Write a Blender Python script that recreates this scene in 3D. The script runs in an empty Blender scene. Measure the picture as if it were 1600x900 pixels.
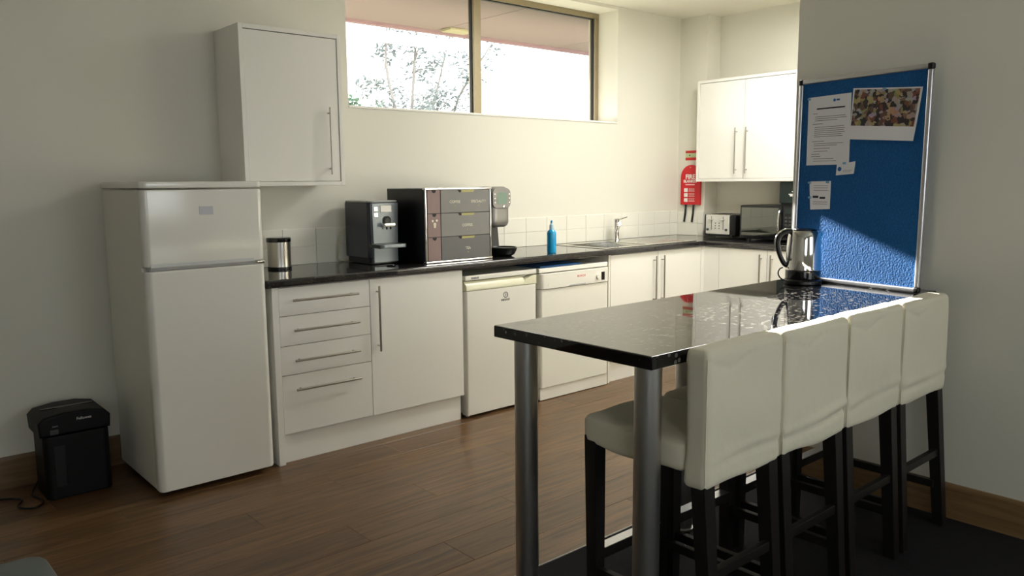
import bpy, bmesh, math, random
from mathutils import Vector, Matrix, noise
random.seed(7)
scene = bpy.context.scene
COL = scene.collection
PI = math.pi

# ---------------------------------------------------------------- camera
cam_d = bpy.data.cameras.new('camera'); cam = bpy.data.objects.new('camera', cam_d); COL.objects.link(cam)
_r = Vector((0.753172, -0.657769, -0.008503)); _u = Vector((0.092811, 0.093458, 0.991288)); _f = Vector((0.651243, 0.7474, -0.131438))
cam.matrix_world = Matrix(((_r.x, _u.x, -_f.x, 0.0029), (_r.y, _u.y, -_f.y, -4.1455), (_r.z, _u.z, -_f.z, 1.3589), (0, 0, 0, 1)))
cam_d.sensor_width = 36.0; cam_d.lens = 36.0 * 1251.84 / 1600.0
cam_d.clip_start = 0.05; cam_d.clip_end = 300
scene.camera = cam

# ---------------------------------------------------------------- light
world = bpy.data.worlds.new('sky'); scene.world = world; world.use_nodes = True
bg = world.node_tree.nodes['Background']
bg.inputs['Color'].default_value = (0.93, 0.97, 1.0, 1); bg.inputs['Strength'].default_value = 4.0

def lamp(name, kind, loc, direction, energy, color, **kw):
    d = bpy.data.lights.new(name, kind); d.energy = energy; d.color = color
    for k, v in kw.items(): setattr(d, k, v)
    o = bpy.data.objects.new(name, d); COL.objects.link(o); o.location = loc
    o.rotation_euler = Vector(direction).to_track_quat('-Z', 'Y').to_euler()
    return o
SUN_DIR = Vector((-0.11, -1.0, -0.357))
lamp('sun', 'SUN', (4, 12, 8), SUN_DIR, 62.0, (1.0, 0.96, 0.89), angle=0.009)
lamp('window_daylight_and_fill', 'AREA', (2.42, -6.10, 1.55), (0, 1, 0), 12.0, (0.92, 0.96, 1.0), shape='RECTANGLE', size=1.25, size_y=1.0)
lamp('window_daylight_and_fill', 'AREA', (-0.75, -6.10, 1.55), (0, 1, 0), 7.5, (0.84, 0.91, 1.0), shape='RECTANGLE', size=1.75, size_y=1.0)  # added fill at the second rear window, brightens partition and noticeboard
lamp('ceiling_lamp_light', 'AREA', (4.25, -1.45, 2.60), (0, 0, -1), 47.0, (1.0, 0.985, 0.95), shape='RECTANGLE', size=1.1, size_y=0.5)

vs = scene.view_settings
vs.view_transform = 'Standard'; vs.look = 'None'; vs.exposure = 0.0; vs.gamma = 1.0; vs.use_curve_mapping = False

# ---------------------------------------------------------------- materials
def lin(c):
    return tuple(((v / 255) / 12.92 if v / 255 <= 0.04045 else ((v / 255 + 0.055) / 1.055) ** 2.4) for v in c) + (1,)
def mat(name, rgb, rough=0.5, metal=0.0, spec=0.5, coat=0.0, bump=0.0, bscale=200.0, var=0.0, vscale=6.0, aniso=0.0, stretch=None, sheen=0.0):
    m = bpy.data.materials.new(name); m.use_nodes = True
    nt = m.node_tree; b = nt.nodes['Principled BSDF']
    col = lin(rgb)
    b.inputs['Base Color'].default_value = col
    b.inputs['Roughness'].default_value = rough; b.inputs['Metallic'].default_value = metal
    b.inputs['Specular IOR Level'].default_value = spec; b.inputs['Coat Weight'].default_value = coat
    b.inputs['Coat Roughness'].default_value = 0.05; b.inputs['Sheen Weight'].default_value = sheen
    if aniso: b.inputs['Anisotropic'].default_value = aniso
    if bump or var:
        tc = nt.nodes.new('ShaderNodeTexCoord'); mp = nt.nodes.new('ShaderNodeMapping')
        nt.links.new(tc.outputs['Object'], mp.inputs['Vector'])
        if stretch: mp.inputs['Scale'].default_value = stretch
    if bump:
        n = nt.nodes.new('ShaderNodeTexNoise'); n.inputs['Scale'].default_value = bscale; n.inputs['Detail'].default_value = 4
        nt.links.new(mp.outputs['Vector'], n.inputs['Vector'])
        bp = nt.nodes.new('ShaderNodeBump'); bp.inputs['Strength'].default_value = bump; bp.inputs['Distance'].default_value = 0.004
        nt.links.new(n.outputs['Fac'], bp.inputs['Height']); nt.links.new(bp.outputs['Normal'], b.inputs['Normal'])
    if var:
        n2 = nt.nodes.new('ShaderNodeTexNoise'); n2.inputs['Scale'].default_value = vscale; n2.inputs['Detail'].default_value = 5
        nt.links.new(mp.outputs['Vector'], n2.inputs['Vector'])
        mx = nt.nodes.new('ShaderNodeMix'); mx.data_type = 'RGBA'
        mx.inputs[6].default_value = tuple(c * (1 - var) for c in col[:3]) + (1,)
        mx.inputs[7].default_value = tuple(min(1, c * (1 + var)) for c in col[:3]) + (1,)
        nt.links.new(n2.outputs['Fac'], mx.inputs[0]); nt.links.new(mx.outputs[2], b.inputs['Base Color'])
    return m
def glass_mat(name, tint=(1, 1, 1, 1), refl=0.05):
    m = bpy.data.materials.new(name); m.use_nodes = True; nt = m.node_tree; nt.nodes.remove(nt.nodes['Principled BSDF'])
    t = nt.nodes.new('ShaderNodeBsdfTransparent'); t.inputs[0].default_value = tint
    g = nt.nodes.new('ShaderNodeBsdfGlossy'); g.inputs['Roughness'].default_value = 0.0
    mx = nt.nodes.new('ShaderNodeMixShader'); mx.inputs[0].default_value = refl
    nt.links.new(t.outputs[0], mx.inputs[1]); nt.links.new(g.outputs[0], mx.inputs[2])
    nt.links.new(mx.outputs[0], nt.nodes['Material Output'].inputs['Surface'])
    return m
def speck_mat(name, base, fleck, scale, thr, rough, spec=0.5, fleck_rough=None, mid=None):
    m = mat(name, base, rough, 0, spec); nt = m.node_tree; b = nt.nodes['Principled BSDF']
    tc = nt.nodes.new('ShaderNodeTexCoord')
    v = nt.nodes.new('ShaderNodeTexVoronoi'); v.inputs['Scale'].default_value = scale; v.feature = 'F1'
    nt.links.new(tc.outputs['Object'], v.inputs['Vector'])
    sep = nt.nodes.new('ShaderNodeSeparateColor'); nt.links.new(v.outputs['Color'], sep.inputs[0])
    gt = nt.nodes.new('ShaderNodeMath'); gt.operation = 'GREATER_THAN'; gt.inputs[1].default_value = thr
    nt.links.new(sep.outputs[0], gt.inputs[0])
    lt = nt.nodes.new('ShaderNodeMath'); lt.operation = 'LESS_THAN'; lt.inputs[1].default_value = 0.42
    nt.links.new(v.outputs['Distance'], lt.inputs[0])
    mu = nt.nodes.new('ShaderNodeMath'); mu.operation = 'MULTIPLY'
    nt.links.new(gt.outputs[0], mu.inputs[0]); nt.links.new(lt.outputs[0], mu.inputs[1])
    n = nt.nodes.new('ShaderNodeTexNoise'); n.inputs['Scale'].default_value = scale * 0.5; n.inputs['Detail'].default_value = 6
    nt.links.new(tc.outputs['Object'], n.inputs['Vector'])
    m0 = nt.nodes.new('ShaderNodeMix'); m0.data_type = 'RGBA'
    m0.inputs[6].default_value = lin(base); m0.inputs[7].default_value = lin(mid or base)
    nt.links.new(n.outputs['Fac'], m0.inputs[0])
    m1 = nt.nodes.new('ShaderNodeMix'); m1.data_type = 'RGBA'
    nt.links.new(mu.outputs[0], m1.inputs[0]); nt.links.new(m0.outputs[2], m1.inputs[6]); m1.inputs[7].default_value = lin(fleck)
    nt.links.new(m1.outputs[2], b.inputs['Base Color'])
    return m
def wood_mat(name, dark, light, rough=0.4, scale=(1.2, 16, 16), seed_obj=True, vary=0.18):
    m = mat(name, light, rough, 0, 0.5); nt = m.node_tree; b = nt.nodes['Principled BSDF']
    tc = nt.nodes.new('ShaderNodeTexCoord'); mp = nt.nodes.new('ShaderNodeMapping'); mp.inputs['Scale'].default_value = scale
    oi = nt.nodes.new('ShaderNodeObjectInfo')
    ad = nt.nodes.new('ShaderNodeVectorMath'); ad.operation = 'ADD'
    cm = nt.nodes.new('ShaderNodeVectorMath'); cm.operation = 'SCALE'; cm.inputs['Scale'].default_value = 37.0
    cx = nt.nodes.new('ShaderNodeCombineXYZ'); nt.links.new(oi.outputs['Random'], cx.inputs[0]); nt.links.new(oi.outputs['Random'], cx.inputs[1])
    nt.links.new(cx.outputs[0], cm.inputs[0])
    nt.links.new(tc.outputs['Object'], ad.inputs[0]); nt.links.new(cm.outputs[0], ad.inputs[1])
    nt.links.new(ad.outputs[0], mp.inputs['Vector'])
    n = nt.nodes.new('ShaderNodeTexNoise'); n.inputs['Scale'].default_value = 2.2; n.inputs['Detail'].default_value = 8; n.inputs['Distortion'].default_value = 0.6
    n.inputs['Roughness'].default_value = 0.65
    nt.links.new(mp.outputs['Vector'], n.inputs['Vector'])
    rp = nt.nodes.new('ShaderNodeValToRGB'); rp.color_ramp.elements[0].position = 0.3; rp.color_ramp.elements[1].position = 0.7
    rp.color_ramp.elements[0].color = lin(dark); rp.color_ramp.elements[1].color = lin(light)
    nt.links.new(n.outputs['Fac'], rp.inputs[0])
    hs = nt.nodes.new('ShaderNodeHueSaturation'); mr = nt.nodes.new('ShaderNodeMapRange')
    mr.inputs[3].default_value = 1 - vary; mr.inputs[4].default_value = 1 + vary
    nt.links.new(oi.outputs['Random'], mr.inputs[0]); nt.links.new(mr.outputs[0], hs.inputs['Value'])
    nt.links.new(rp.outputs[0], hs.inputs['Color']); nt.links.new(hs.outputs[0], b.inputs['Base Color'])
    bp = nt.nodes.new('ShaderNodeBump'); bp.inputs['Strength'].default_value = 0.06; bp.inputs['Distance'].default_value = 0.002
    nt.links.new(n.outputs['Fac'], bp.inputs['Height']); nt.links.new(bp.outputs['Normal'], b.inputs['Normal'])
    return m

M = {}
M['wall'] = mat('wall_paint', (223, 220, 207), 0.75, bump=0.05, bscale=160)
M['ceiling'] = mat('ceiling_paint', (228, 225, 210), 0.85, bump=0.03, bscale=200)
M['white'] = mat('white_gloss_laminate', (237, 235, 227), 0.22, spec=0.5, bump=0.006, bscale=8)
M['carcass'] = mat('white_carcass', (230, 227, 214), 0.4)
M['appliance'] = mat('white_enamel', (232, 230, 220), 0.10, spec=0.5, bump=0.004, bscale=10)
M['appliance_side'] = mat('white_enamel_textured', (224, 222, 210), 0.42, bump=0.05, bscale=500)
M['appliance_cream'] = mat('cream_plastic', (226, 224, 196), 0.3)
M['appliance_grey'] = mat('grey_plastic', (170, 170, 168), 0.35)
M['tile'] = mat('white_glazed_tile', (232, 230, 218), 0.12, spec=0.5)
M['grout'] = mat('grout', (226, 223, 212), 0.9)
M['steel'] = mat('brushed_steel', (178, 174, 165), 0.28, 1.0, bump=0.02, bscale=60, stretch=(1, 1, 30))
M['steel_leg'] = mat('brushed_steel_leg', (196, 194, 190), 0.36, 1.0)
M['chrome'] = mat('chrome', (225, 224, 222), 0.06, 1.0)
M['sink'] = mat('sink_steel', (214, 212, 206), 0.16, 1.0)
M['alu'] = mat('anodised_aluminium', (196, 196, 200), 0.32, 1.0)
M['alu_window'] = mat('champagne_aluminium', (150, 138, 112), 0.4, 0.6)
M['worktop'] = speck_mat('worktop_laminate', (22, 21, 24), (104, 96, 86), 220, 0.88, 0.05, 0.8, mid=(48, 46, 48))
M['granite'] = speck_mat('black_granite', (7, 7, 9), (104, 100, 93), 66, 0.70, 0.03, 0.6, mid=(22, 22, 24))
M['black'] = mat('black_plastic', (12, 12, 14), 0.35, spec=0.4)
M['shredder_black'] = mat('shredder_black', (7, 7, 8), 0.5, spec=0.25)
M['black_gloss'] = mat('black_gloss', (10, 10, 14), 0.08, spec=0.6)
M['black_blue'] = mat('blue_black_lacquer', (22, 24, 44), 0.2, spec=0.7)
M['black_matte'] = mat('black_matte', (14, 14, 15), 0.6)
M['dark_wood'] = mat('black_brown_wood', (20, 16, 14), 0.45, var=0.3, vscale=8, stretch=(10, 10, 1))
M['carpet'] = mat('charcoal_carpet', (38, 37, 38), 0.95, spec=0.1, bump=0.9, bscale=420, var=0.35, vscale=160)
M['plank'] = wood_mat('laminate_floor', (68, 48, 31), (126, 94, 60), 0.30)
M['skirting'] = wood_mat('skirting_wood', (104, 80, 52), (134, 106, 72), 0.4, (1.5, 1.5, 20))
M['cover'] = mat('cream_cotton', (224, 218, 195), 0.9, spec=0.15, bump=0.5, bscale=22, sheen=0.1)
M['felt'] = mat('blue_felt', (18, 82, 140), 0.95, spec=0.1, bump=1.0, bscale=130, var=0.45, vscale=130, sheen=0.2)
M['paper'] = mat('white_paper', (222, 222, 228), 0.8, spec=0.2)
M['ink'] = mat('grey_ink', (120, 120, 128), 0.9, spec=0.1)
M['ink_dark'] = mat('dark_ink', (60, 60, 70), 0.9, spec=0.1)
M['blue_ink'] = mat('blue_ink', (30, 90, 160), 0.8)
M['pin'] = mat('pale_blue_pin', (130, 170, 205), 0.2, spec=0.6)
M['pink_drawer'] = mat('pink_brown_card', (140, 116, 112), 0.5, var=0.08, vscale=20)
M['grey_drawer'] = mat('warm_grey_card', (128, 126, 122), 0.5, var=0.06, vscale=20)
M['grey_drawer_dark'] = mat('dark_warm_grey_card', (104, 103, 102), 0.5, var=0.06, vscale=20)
M['cream_print'] = mat('cream_print', (226, 220, 200), 0.6)
M['olive'] = mat('olive_yellow_card', (176, 168, 110), 0.6)
M['brew_grey'] = mat('grey_metallic_plastic', (140, 138, 134), 0.35, 0.35)
M['brew_dark'] = mat('charcoal_plastic', (62, 62, 60), 0.4)
M['lcd'] = mat('green_lcd', (128, 150, 134), 0.15)
M['silver_plastic'] = mat('silver_plastic', (134, 142, 146), 0.35, 0.4)
M['red'] = mat('red_plastic', (204, 26, 36), 0.35)
M['white_print'] = mat('white_print', (236, 232, 226), 0.6)
M['red_print'] = mat('red_print', (200, 40, 40), 0.6)
M['pale_green'] = mat('pale_green_print', (190, 206, 160), 0.6)
M['soap'] = mat('blue_soap', (8, 150, 205), 0.12, spec=0.6)
M['clear_plastic'] = mat('pale_blue_plastic', (170, 205, 220), 0.2)
M['mirror_dark'] = mat('microwave_mirror', (120, 122, 118), 0.03, 1.0)
M['dark_green'] = mat('dark_green_plastic', (26, 40, 36), 0.4)
M['blue_cloth'] = mat('blue_cloth', (20, 78, 130), 0.8, bump=0.3, bscale=60)
M['grey_seat'] = mat('grey_leather', (92, 98, 98), 0.45, bump=0.15, bscale=90)
M['cream_cord'] = mat('cream_cord', (196, 190, 160), 0.5)
M['soffit'] = mat('soffit_paint', (98, 84, 78), 0.8, var=0.04, vscale=3)
M['fascia'] = mat('fascia_pink', (104, 80, 80), 0.7)
M['yellow'] = mat('yellow_plate', (122, 116, 84), 0.6)
M['ground'] = mat('outdoor_ground', (66, 70, 48), 0.95, var=0.2, vscale=0.8)
M['bark'] = mat('pale_bark', (132, 128, 126), 0.9, var=0.15, vscale=5)
M['leaf'] = mat('grey_green_leaf', (100, 111, 109), 0.6)
M['bush'] = mat('green_leaf', (52, 96, 60), 0.6)
M['badge'] = mat('badge_grey', (196, 197, 204), 0.5)
M['grip'] = mat('pale_grey_plastic', (204, 204, 202), 0.3)
M['toaster'] = mat('satin_silver', (214, 213, 206), 0.3, 0.35)
M['glass'] = glass_mat('window_glass')
M['lamp_diffuser'] = mat('lamp_frame_white', (240, 238, 230), 0.4)

# ---------------------------------------------------------------- mesh builder
class B:
    def __init__(s): s.bm = bmesh.new()
    def _add(s, fn):
        before = set(s.bm.verts); fn(); return [v for v in s.bm.verts if v not in before]
    def box(s, x0, x1, y0, y1, z0, z1, bev=0.0, seg=2):
        x0, x1 = sorted((x0, x1)); y0, y1 = sorted((y0, y1)); z0, z1 = sorted((z0, z1))
        t = bmesh.new(); bmesh.ops.create_cube(t, size=1)
        for v in t.verts:
            v.co = Vector(((x0 + x1) / 2 + v.co.x * (x1 - x0), (y0 + y1) / 2 + v.co.y * (y1 - y0), (z0 + z1) / 2 + v.co.z * (z1 - z0)))
        if bev:
            bev = min(bev, 0.49 * min(x1 - x0, y1 - y0, z1 - z0))
            bmesh.ops.bevel(t, geom=list(t.edges), offset=bev, segments=seg, profile=0.5, affect='EDGES')
        return s.join(t)
    def join(s, t, mtx=None):
        if mtx is not None: bmesh.ops.transform(t, matrix=mtx, verts=list(t.verts))
        me = bpy.data.meshes.new('tmp'); t.to_mesh(me); t.free(); s.bm.from_mesh(me); bpy.data.meshes.remove(me); return s
    def cyl(s, p0, p1, r, r2=None, seg=24, bev=0.0):
        p0, p1 = Vector(p0), Vector(p1); d = p1 - p0; t = bmesh.new()
        bmesh.ops.create_cone(t, cap_ends=True, segments=seg, radius1=r, radius2=r if r2 is None else r2, depth=d.length)
        if bev:
            es = [e for e in t.edges if len(e.link_faces) == 2 and any(len(f.verts) > 4 for f in e.link_faces)]
            bmesh.ops.bevel(t, geom=es, offset=bev, segments=2, profile=0.5, affect='EDGES')
        q = d.to_track_quat('Z', 'Y').to_matrix().to_4x4()
        return s.join(t, Matrix.Translation((p0 + p1) / 2) @ q)
    def lathe(s, prof, c=(0, 0, 0), seg=32, axis='Z', cap=True):
        t = bmesh.new(); rings = []
        for r, z in prof:
            rings.append([t.verts.new((r * math.cos(2 * PI * k / seg), r * math.sin(2 * PI * k / seg), z)) for k in range(seg)])
        for a, b in zip(rings, rings[1:]):
            for k in range(seg):
                t.faces.new((a[k], a[(k + 1) % seg], b[(k + 1) % seg], b[k]))
        if cap:
            t.faces.new(list(reversed(rings[0]))); t.faces.new(rings[-1])
        m = Matrix.Translation(c)
        if axis == 'Y': m = m @ Matrix.Rotation(PI / 2, 4, 'X')
        if axis == 'X': m = m @ Matrix.Rotation(-PI / 2, 4, 'Y')
        return s.join(t, m)
    def tube(s, pts, r, seg=10, smooth=0):
        pts = [Vector(p) for p in pts]
        for _ in range(smooth):
            q = [pts[0]]
            for a, b in zip(pts, pts[1:]): q += [a * .75 + b * .25, a * .25 + b * .75]
            pts = q + [pts[-1]]
        rs = r if isinstance(r, (list, tuple)) else None
        t = bmesh.new(); rings = []
        n = None
        for i, p in enumerate(pts):
            d = (pts[min(i + 1, len(pts) - 1)] - pts[max(i - 1, 0)]).normalized()
            if n is None: n = d.orthogonal().normalized()
            n = (n - d * n.dot(d)).normalized(); b = d.cross(n)
            rr = r if rs is None else rs[0] + (rs[1] - rs[0]) * i / (len(pts) - 1)
            rings.append([t.verts.new(p + (n * math.cos(2 * PI * k / seg) + b * math.sin(2 * PI * k / seg)) * rr) for k in range(seg)])
        for a, b in zip(rings, rings[1:]):
            for k in range(seg): t.faces.new((a[k], a[(k + 1) % seg], b[(k + 1) % seg], b[k]))
        t.faces.new(list(reversed(rings[0]))); t.faces.new(rings[-1])
        return s.join(t)
    def prism(s, poly, axis, a0, a1, bev=0.0, seg=2):
        # poly: 2D points; axis X: (y,z)  Y: (x,z)  Z: (x,y)
        t = bmesh.new()
        def P(p, a): return {'X': (a, p[0], p[1]), 'Y': (p[0], a, p[1]), 'Z': (p[0], p[1], a)}[axis]
        lo = [t.verts.new(P(p, a0)) for p in poly]; hi = [t.verts.new(P(p, a1)) for p in poly]
        n = len(poly)
        t.faces.new(lo); t.faces.new(list(reversed(hi)))
        for k in range(n): t.faces.new((lo[k], hi[k], hi[(k + 1) % n], lo[(k + 1) % n]))
        bmesh.ops.recalc_face_normals(t, faces=list(t.faces))
        if bev:
            es = [e for e in t.edges if any(len(f.verts) == n for f in e.link_faces)]
            bmesh.ops.bevel(t, geom=es, offset=bev, segments=seg, profile=0.5, affect='EDGES')
        return s.join(t)
    def soft(s, x0, x1, y0, y1, z0, z1, r, cuts=12, amp=0.0, freq=9.0, seed=0.0, warp=None):
        t = bmesh.new(); bmesh.ops.create_cube(t, size=1)
        bmesh.ops.subdivide_edges(t, edges=list(t.edges), cuts=cuts, use_grid_fill=True)
        c = Vector(((x0 + x1) / 2, (y0 + y1) / 2, (z0 + z1) / 2)); h = Vector(((x1 - x0) / 2, (y1 - y0) / 2, (z1 - z0) / 2))
        for v in t.verts:
            p = Vector((v.co.x * 2 * h.x, v.co.y * 2 * h.y, v.co.z * 2 * h.z))
            q = Vector([max(-(h[i] - r), min(h[i] - r, p[i])) for i in range(3)])
            d = p - q
            if d.length > 1e-9: p = q + d.normalized() * r
            nrm = d.normalized() if d.length > 1e-9 else Vector((0, 0, 0))
            w = p + c
            if amp: w = w + nrm * amp * noise.noise(w * freq + Vector((seed, seed * 1.7, seed * 2.3)))
            if warp: w = warp(w)
            v.co = w
        return s.join(t)
    def mesh(s, name, material, smooth=35):
        me = bpy.data.meshes.new(name); bmesh.ops.recalc_face_normals(s.bm, faces=list(s.bm.faces)); s.bm.to_mesh(me); s.bm.free()
        if smooth:
            for p in me.polygons: p.use_smooth = True
            me.set_sharp_from_angle(angle=math.radians(smooth))
        me.materials.append(M[material] if isinstance(material, str) else material)
        return me
    def obj(s, name, material, parent=None, smooth=35):
        o = bpy.data.objects.new(name, s.mesh(name, material, smooth)); COL.objects.link(o)
        if smooth:
            w = o.modifiers.new('weighted_normals', 'WEIGHTED_NORMAL'); w.mode = 'FACE_AREA'; w.weight = 100; w.keep_sharp = True
        attach(o, parent); return o

LOCAL = set()
def attach(o, parent):
    if parent is None: return
    o.parent = parent
    if parent.type == 'EMPTY' and parent.name not in LOCAL:
        o.matrix_parent_inverse = Matrix.Translation(-parent.location)
def thing(name, label, cat, loc, rotz=None, group=None):
    o = bpy.data.objects.new(name, None); COL.objects.link(o); o.location = loc; o.empty_display_size = 0.05
    if rotz is not None:
        o.rotation_euler = (0, 0, rotz) if not isinstance(rotz, tuple) else rotz; LOCAL.add(o.name)
    o['label'] = label; o['category'] = cat
    if group: o['group'] = group
    return o
def tag(o, label, cat, group=None):
    o['label'] = label; o['category'] = cat
    if group: o['group'] = group
    return o
def structure(o, label=None):
    o['kind'] = 'structure'
    if label: o['label'] = label
    return o
def bx(name, material, parent, *a, **k): return B().box(*a, **k).obj(name, material, parent)
def text(name, s, size, loc, face, material, parent, align='CENTER', thick=0.0004, bold=0.0, sx=1.0):
    cu = bpy.data.curves.new(name, 'FONT'); cu.body = s; cu.size = size; cu.align_x = align; cu.align_y = 'CENTER'; cu.extrude = thick; cu.offset = bold
    cu.resolution_u = 3
    o = bpy.data.objects.new(name, cu); COL.objects.link(o)
    bpy.context.view_layer.update()
    me = bpy.data.meshes.new_from_object(o.evaluated_get(bpy.context.evaluated_depsgraph_get()))
    bpy.data.objects.remove(o); bpy.data.curves.remove(cu)
    rot = {'-y': Matrix.Rotation(PI / 2, 4, 'X'), '-x': Matrix.Rotation(-PI / 2, 4, 'Z') @ Matrix.Rotation(PI / 2, 4, 'X')}[face]
    me.transform(Matrix.Translation(loc) @ rot @ Matrix.Diagonal((sx, 1, 1, 1)))
    me.name = name; me.materials.clear(); me.materials.append(M[material])
    ob = bpy.data.objects.new(name, me); COL.objects.link(ob); attach(ob, parent); return ob
def bar_handle(parent, p0, p1, out, r=0.006, inset=0.03, stand=0.028):
    # round bar with two stand-off posts; out = unit vector away from the door
    p0, p1, out = Vector(p0), Vector(p1), Vector(out); d = (p1 - p0).normalized()
    b = B().cyl(p0, p1, r, seg=14, bev=0.0015)
    for q in (p0 + d * inset, p1 - d * inset): b.cyl(q, q - out * stand, r * 0.75, seg=10)
    return b.obj('handle', 'steel', parent)

# ================================================================ SETTING
XR, XR2, XW, H = 5.4524, 5.62, 3.3545, 2.65
REAR = -6.0; LEFT = -2.6
CARPET_Y = -2.1701
# floor: sub-floor slab and laminate planks
fl = structure(B().box(LEFT, 5.8, CARPET_Y, 0.1, -0.08, -0.009).obj('floor', 'black_matte'), 'brown wood-look laminate floor in long planks')
pw, pl = 0.192, 1.285
plank_mesh = {}
row = 0; y = CARPET_Y + 0.004
while y < 0.0:
    y1 = min(y + pw, 0.0); x = LEFT + [0.0, 0.45, 0.9, 0.25, 0.7][row % 5] - pl
    while x < XR2:
        xa, xb = max(x, LEFT), min(x + pl, XR2)
        if xb - xa > 0.05:
            key = (round(xb - xa, 3), round(y1 - y, 3))
            if key not in plank_mesh:
                b = B(); b.box(0, key[0] - 0.0012, 0, key[1] - 0.0012, -0.009, 0.0, 0.0007, 1); plank_mesh[key] = b.mesh('plank', 'plank', 30)
            o = bpy.data.objects.new('plank', plank_mesh[key]); COL.objects.link(o); o.location = (xa, y, 0); o.parent = fl
        x += pl
    y += pw; row += 1
structure(B().box(LEFT, 5.8, REAR, CARPET_Y - 0.002, -0.08, 0.004).obj('floor_carpet', 'carpet'), 'charcoal carpet under the table and stools')
structure(B().prism([(CARPET_Y - 0.006, 0.004), (CARPET_Y - 0.004, 0.006), (CARPET_Y + 0.003, 0.004), (CARPET_Y + 0.005, 0.0)], 'X', LEFT, XW + 2.2).obj('trim_1', 'alu'), 'thin metal strip where laminate meets carpet')

# back wall with window opening
WX0, WX1, WZ0, WZ1 = 2.385, 4.69, 1.79, 2.625
WT = 0.30
b = B()
b.box(LEFT, WX0, 0, WT, 0, H); b.box(WX1, XR2 + .2, 0, WT, 0, H)
b.box(WX0, WX1, 0, WT, 0, WZ0); b.box(WX0, WX1, 0, WT, WZ1, H)
wall_back = structure(b.obj('wall_back', 'wall'), 'cream painted wall with the high window')
b = B().box(XR, XR2 + .2, -0.265, 0, 0, H)
wall_pillar = structure(b.obj('wall_corner', 'wall'), 'cream boxed-out pillar in the kitchen corner')
wall_right = structure(B().box(XR2, XR2 + .2, -2.235, -0.265, 0, H).obj('wall_right', 'wall'), 'cream wall behind the microwave')
b = B().box(XW, XW + .13, REAR, -2.235, 0, H); b.box(XW + .13, XR2 + .2, -2.365, -2.235, 0, H)
wall_part = structure(b.obj('wall_partition', 'wall'), 'cream partition wall behind the noticeboard')
structure(B().box(LEFT - .2, LEFT, REAR, WT, 0, H).obj('wall_left', 'wall'), 'cream wall at the far left')
b = B(); RX0, RX1, RZ0, RZ1 = 1.75, 3.09, 1.0, 2.1
LX0, LX1 = -1.7, 0.2
b.box(LEFT, LX0, REAR - .2, REAR, 0, H); b.box(LX1, RX0, REAR - .2, REAR, 0, H); b.box(LX0, LX1, REAR - .2, REAR, 0, RZ0); b.box(LX0, LX1, REAR - .2, REAR, RZ1, H); b.box(RX1, XW + .13, REAR - .2, REAR, 0, H)
b.box(RX0, RX1, REAR - .2, REAR, 0, RZ0); b.box(RX0, RX1, REAR - .2, REAR, RZ1, H)
structure(b.obj('wall_rear', 'wall'), 'cream wall behind the viewer with a window and an added second one')
structure(B().box(LEFT - .2, XR2 + .2, REAR - .2, WT, H, H + .15).obj('ceiling', 'ceiling'), 'off-white ceiling')
# baseboards
def skirting(name, pts, axis, a0, a1):
    return structure(B().prism(pts, axis, a0, a1).obj(name, 'skirting'))
skirting('baseboard_left', [(0, 0), (-0.018, 0), (-0.018, 0.128), (-0.010, 0.145), (0, 0.145)], 'X', LEFT, 1.6)
skirting('baseboard_right', [(XW, 0), (XW - .018, 0), (XW - .018, 0.128), (XW - .010, 0.145), (XW, 0.145)], 'Y', REAR, -2.235)

# kitchen window
def window(name, label, x0, x1, z0, z1, yf, mull):
    e = bpy.data.objects.new(name, None); COL.objects.link(e); e.location = ((x0 + x1) / 2, yf, z0); structure(e, label)
    fw = 0.038; d0, d1 = yf, yf + 0.06
    b = B()
    b.box(x0, x1, d0, d1, z0, z0 + 0.026, 0.003); b.box(x0, x1, d0, d1, z1 - fw, z1, 0.003)
    b.box(x0, x0 + fw, d0, d1, z0 + 0.026, z1 - fw, 0.003); b.box(x1 - fw, x1, d0, d1, z0 + 0.026, z1 - fw, 0.003)
    b.obj('window_frame', 'alu_window', e)
    B().box(mull - 0.03, mull + 0.03, d0 - .004, d1, z0 + 0.02, z1 - 0.02, 0.004).obj('mullion', 'alu_window', e)
    for a, c in ((x0 + fw, mull - 0.03), (mull + 0.03, x1 - fw)):
        bx('pane', 'glass', e, a, c, yf + 0.028, yf + 0.032, z0 + 0.026, z1 - fw)
        g = B(); t = 0.006
        g.box(a, a + t, yf + 0.018, yf + 0.042, z0 + .026, z1 - fw); g.box(c - t, c, yf + 0.018, yf + 0.042, z0 + .026, z1 - fw)
        g.box(a, c, yf + 0.018, yf + 0.042, z1 - fw - t, z1 - fw)
        g.obj('gasket', 'black_matte', e)
    return e
w1 = window('window_1', 'high horizontal two-pane window above the kitchen counter', WX0, WX1, WZ0, WZ1, 0.195, 3.494)
bx('window_sill', 'white', w1, WX0 + .001, WX1 - .001, -0.008, 0.195, WZ0 - .001, WZ0 + 0.012, bev=0.003)
w2 = window('window_2', 'first window in the wall behind the viewer', RX0, RX1, RZ0, RZ1, REAR - .12, 2.42)

w3 = window('window_added_fill', 'added window behind the viewer that brightens the partition wall', LX0, LX1, RZ0, RZ1, REAR - .12, -0.75)  # unseen window added to carry the cool fill onto the partition

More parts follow.
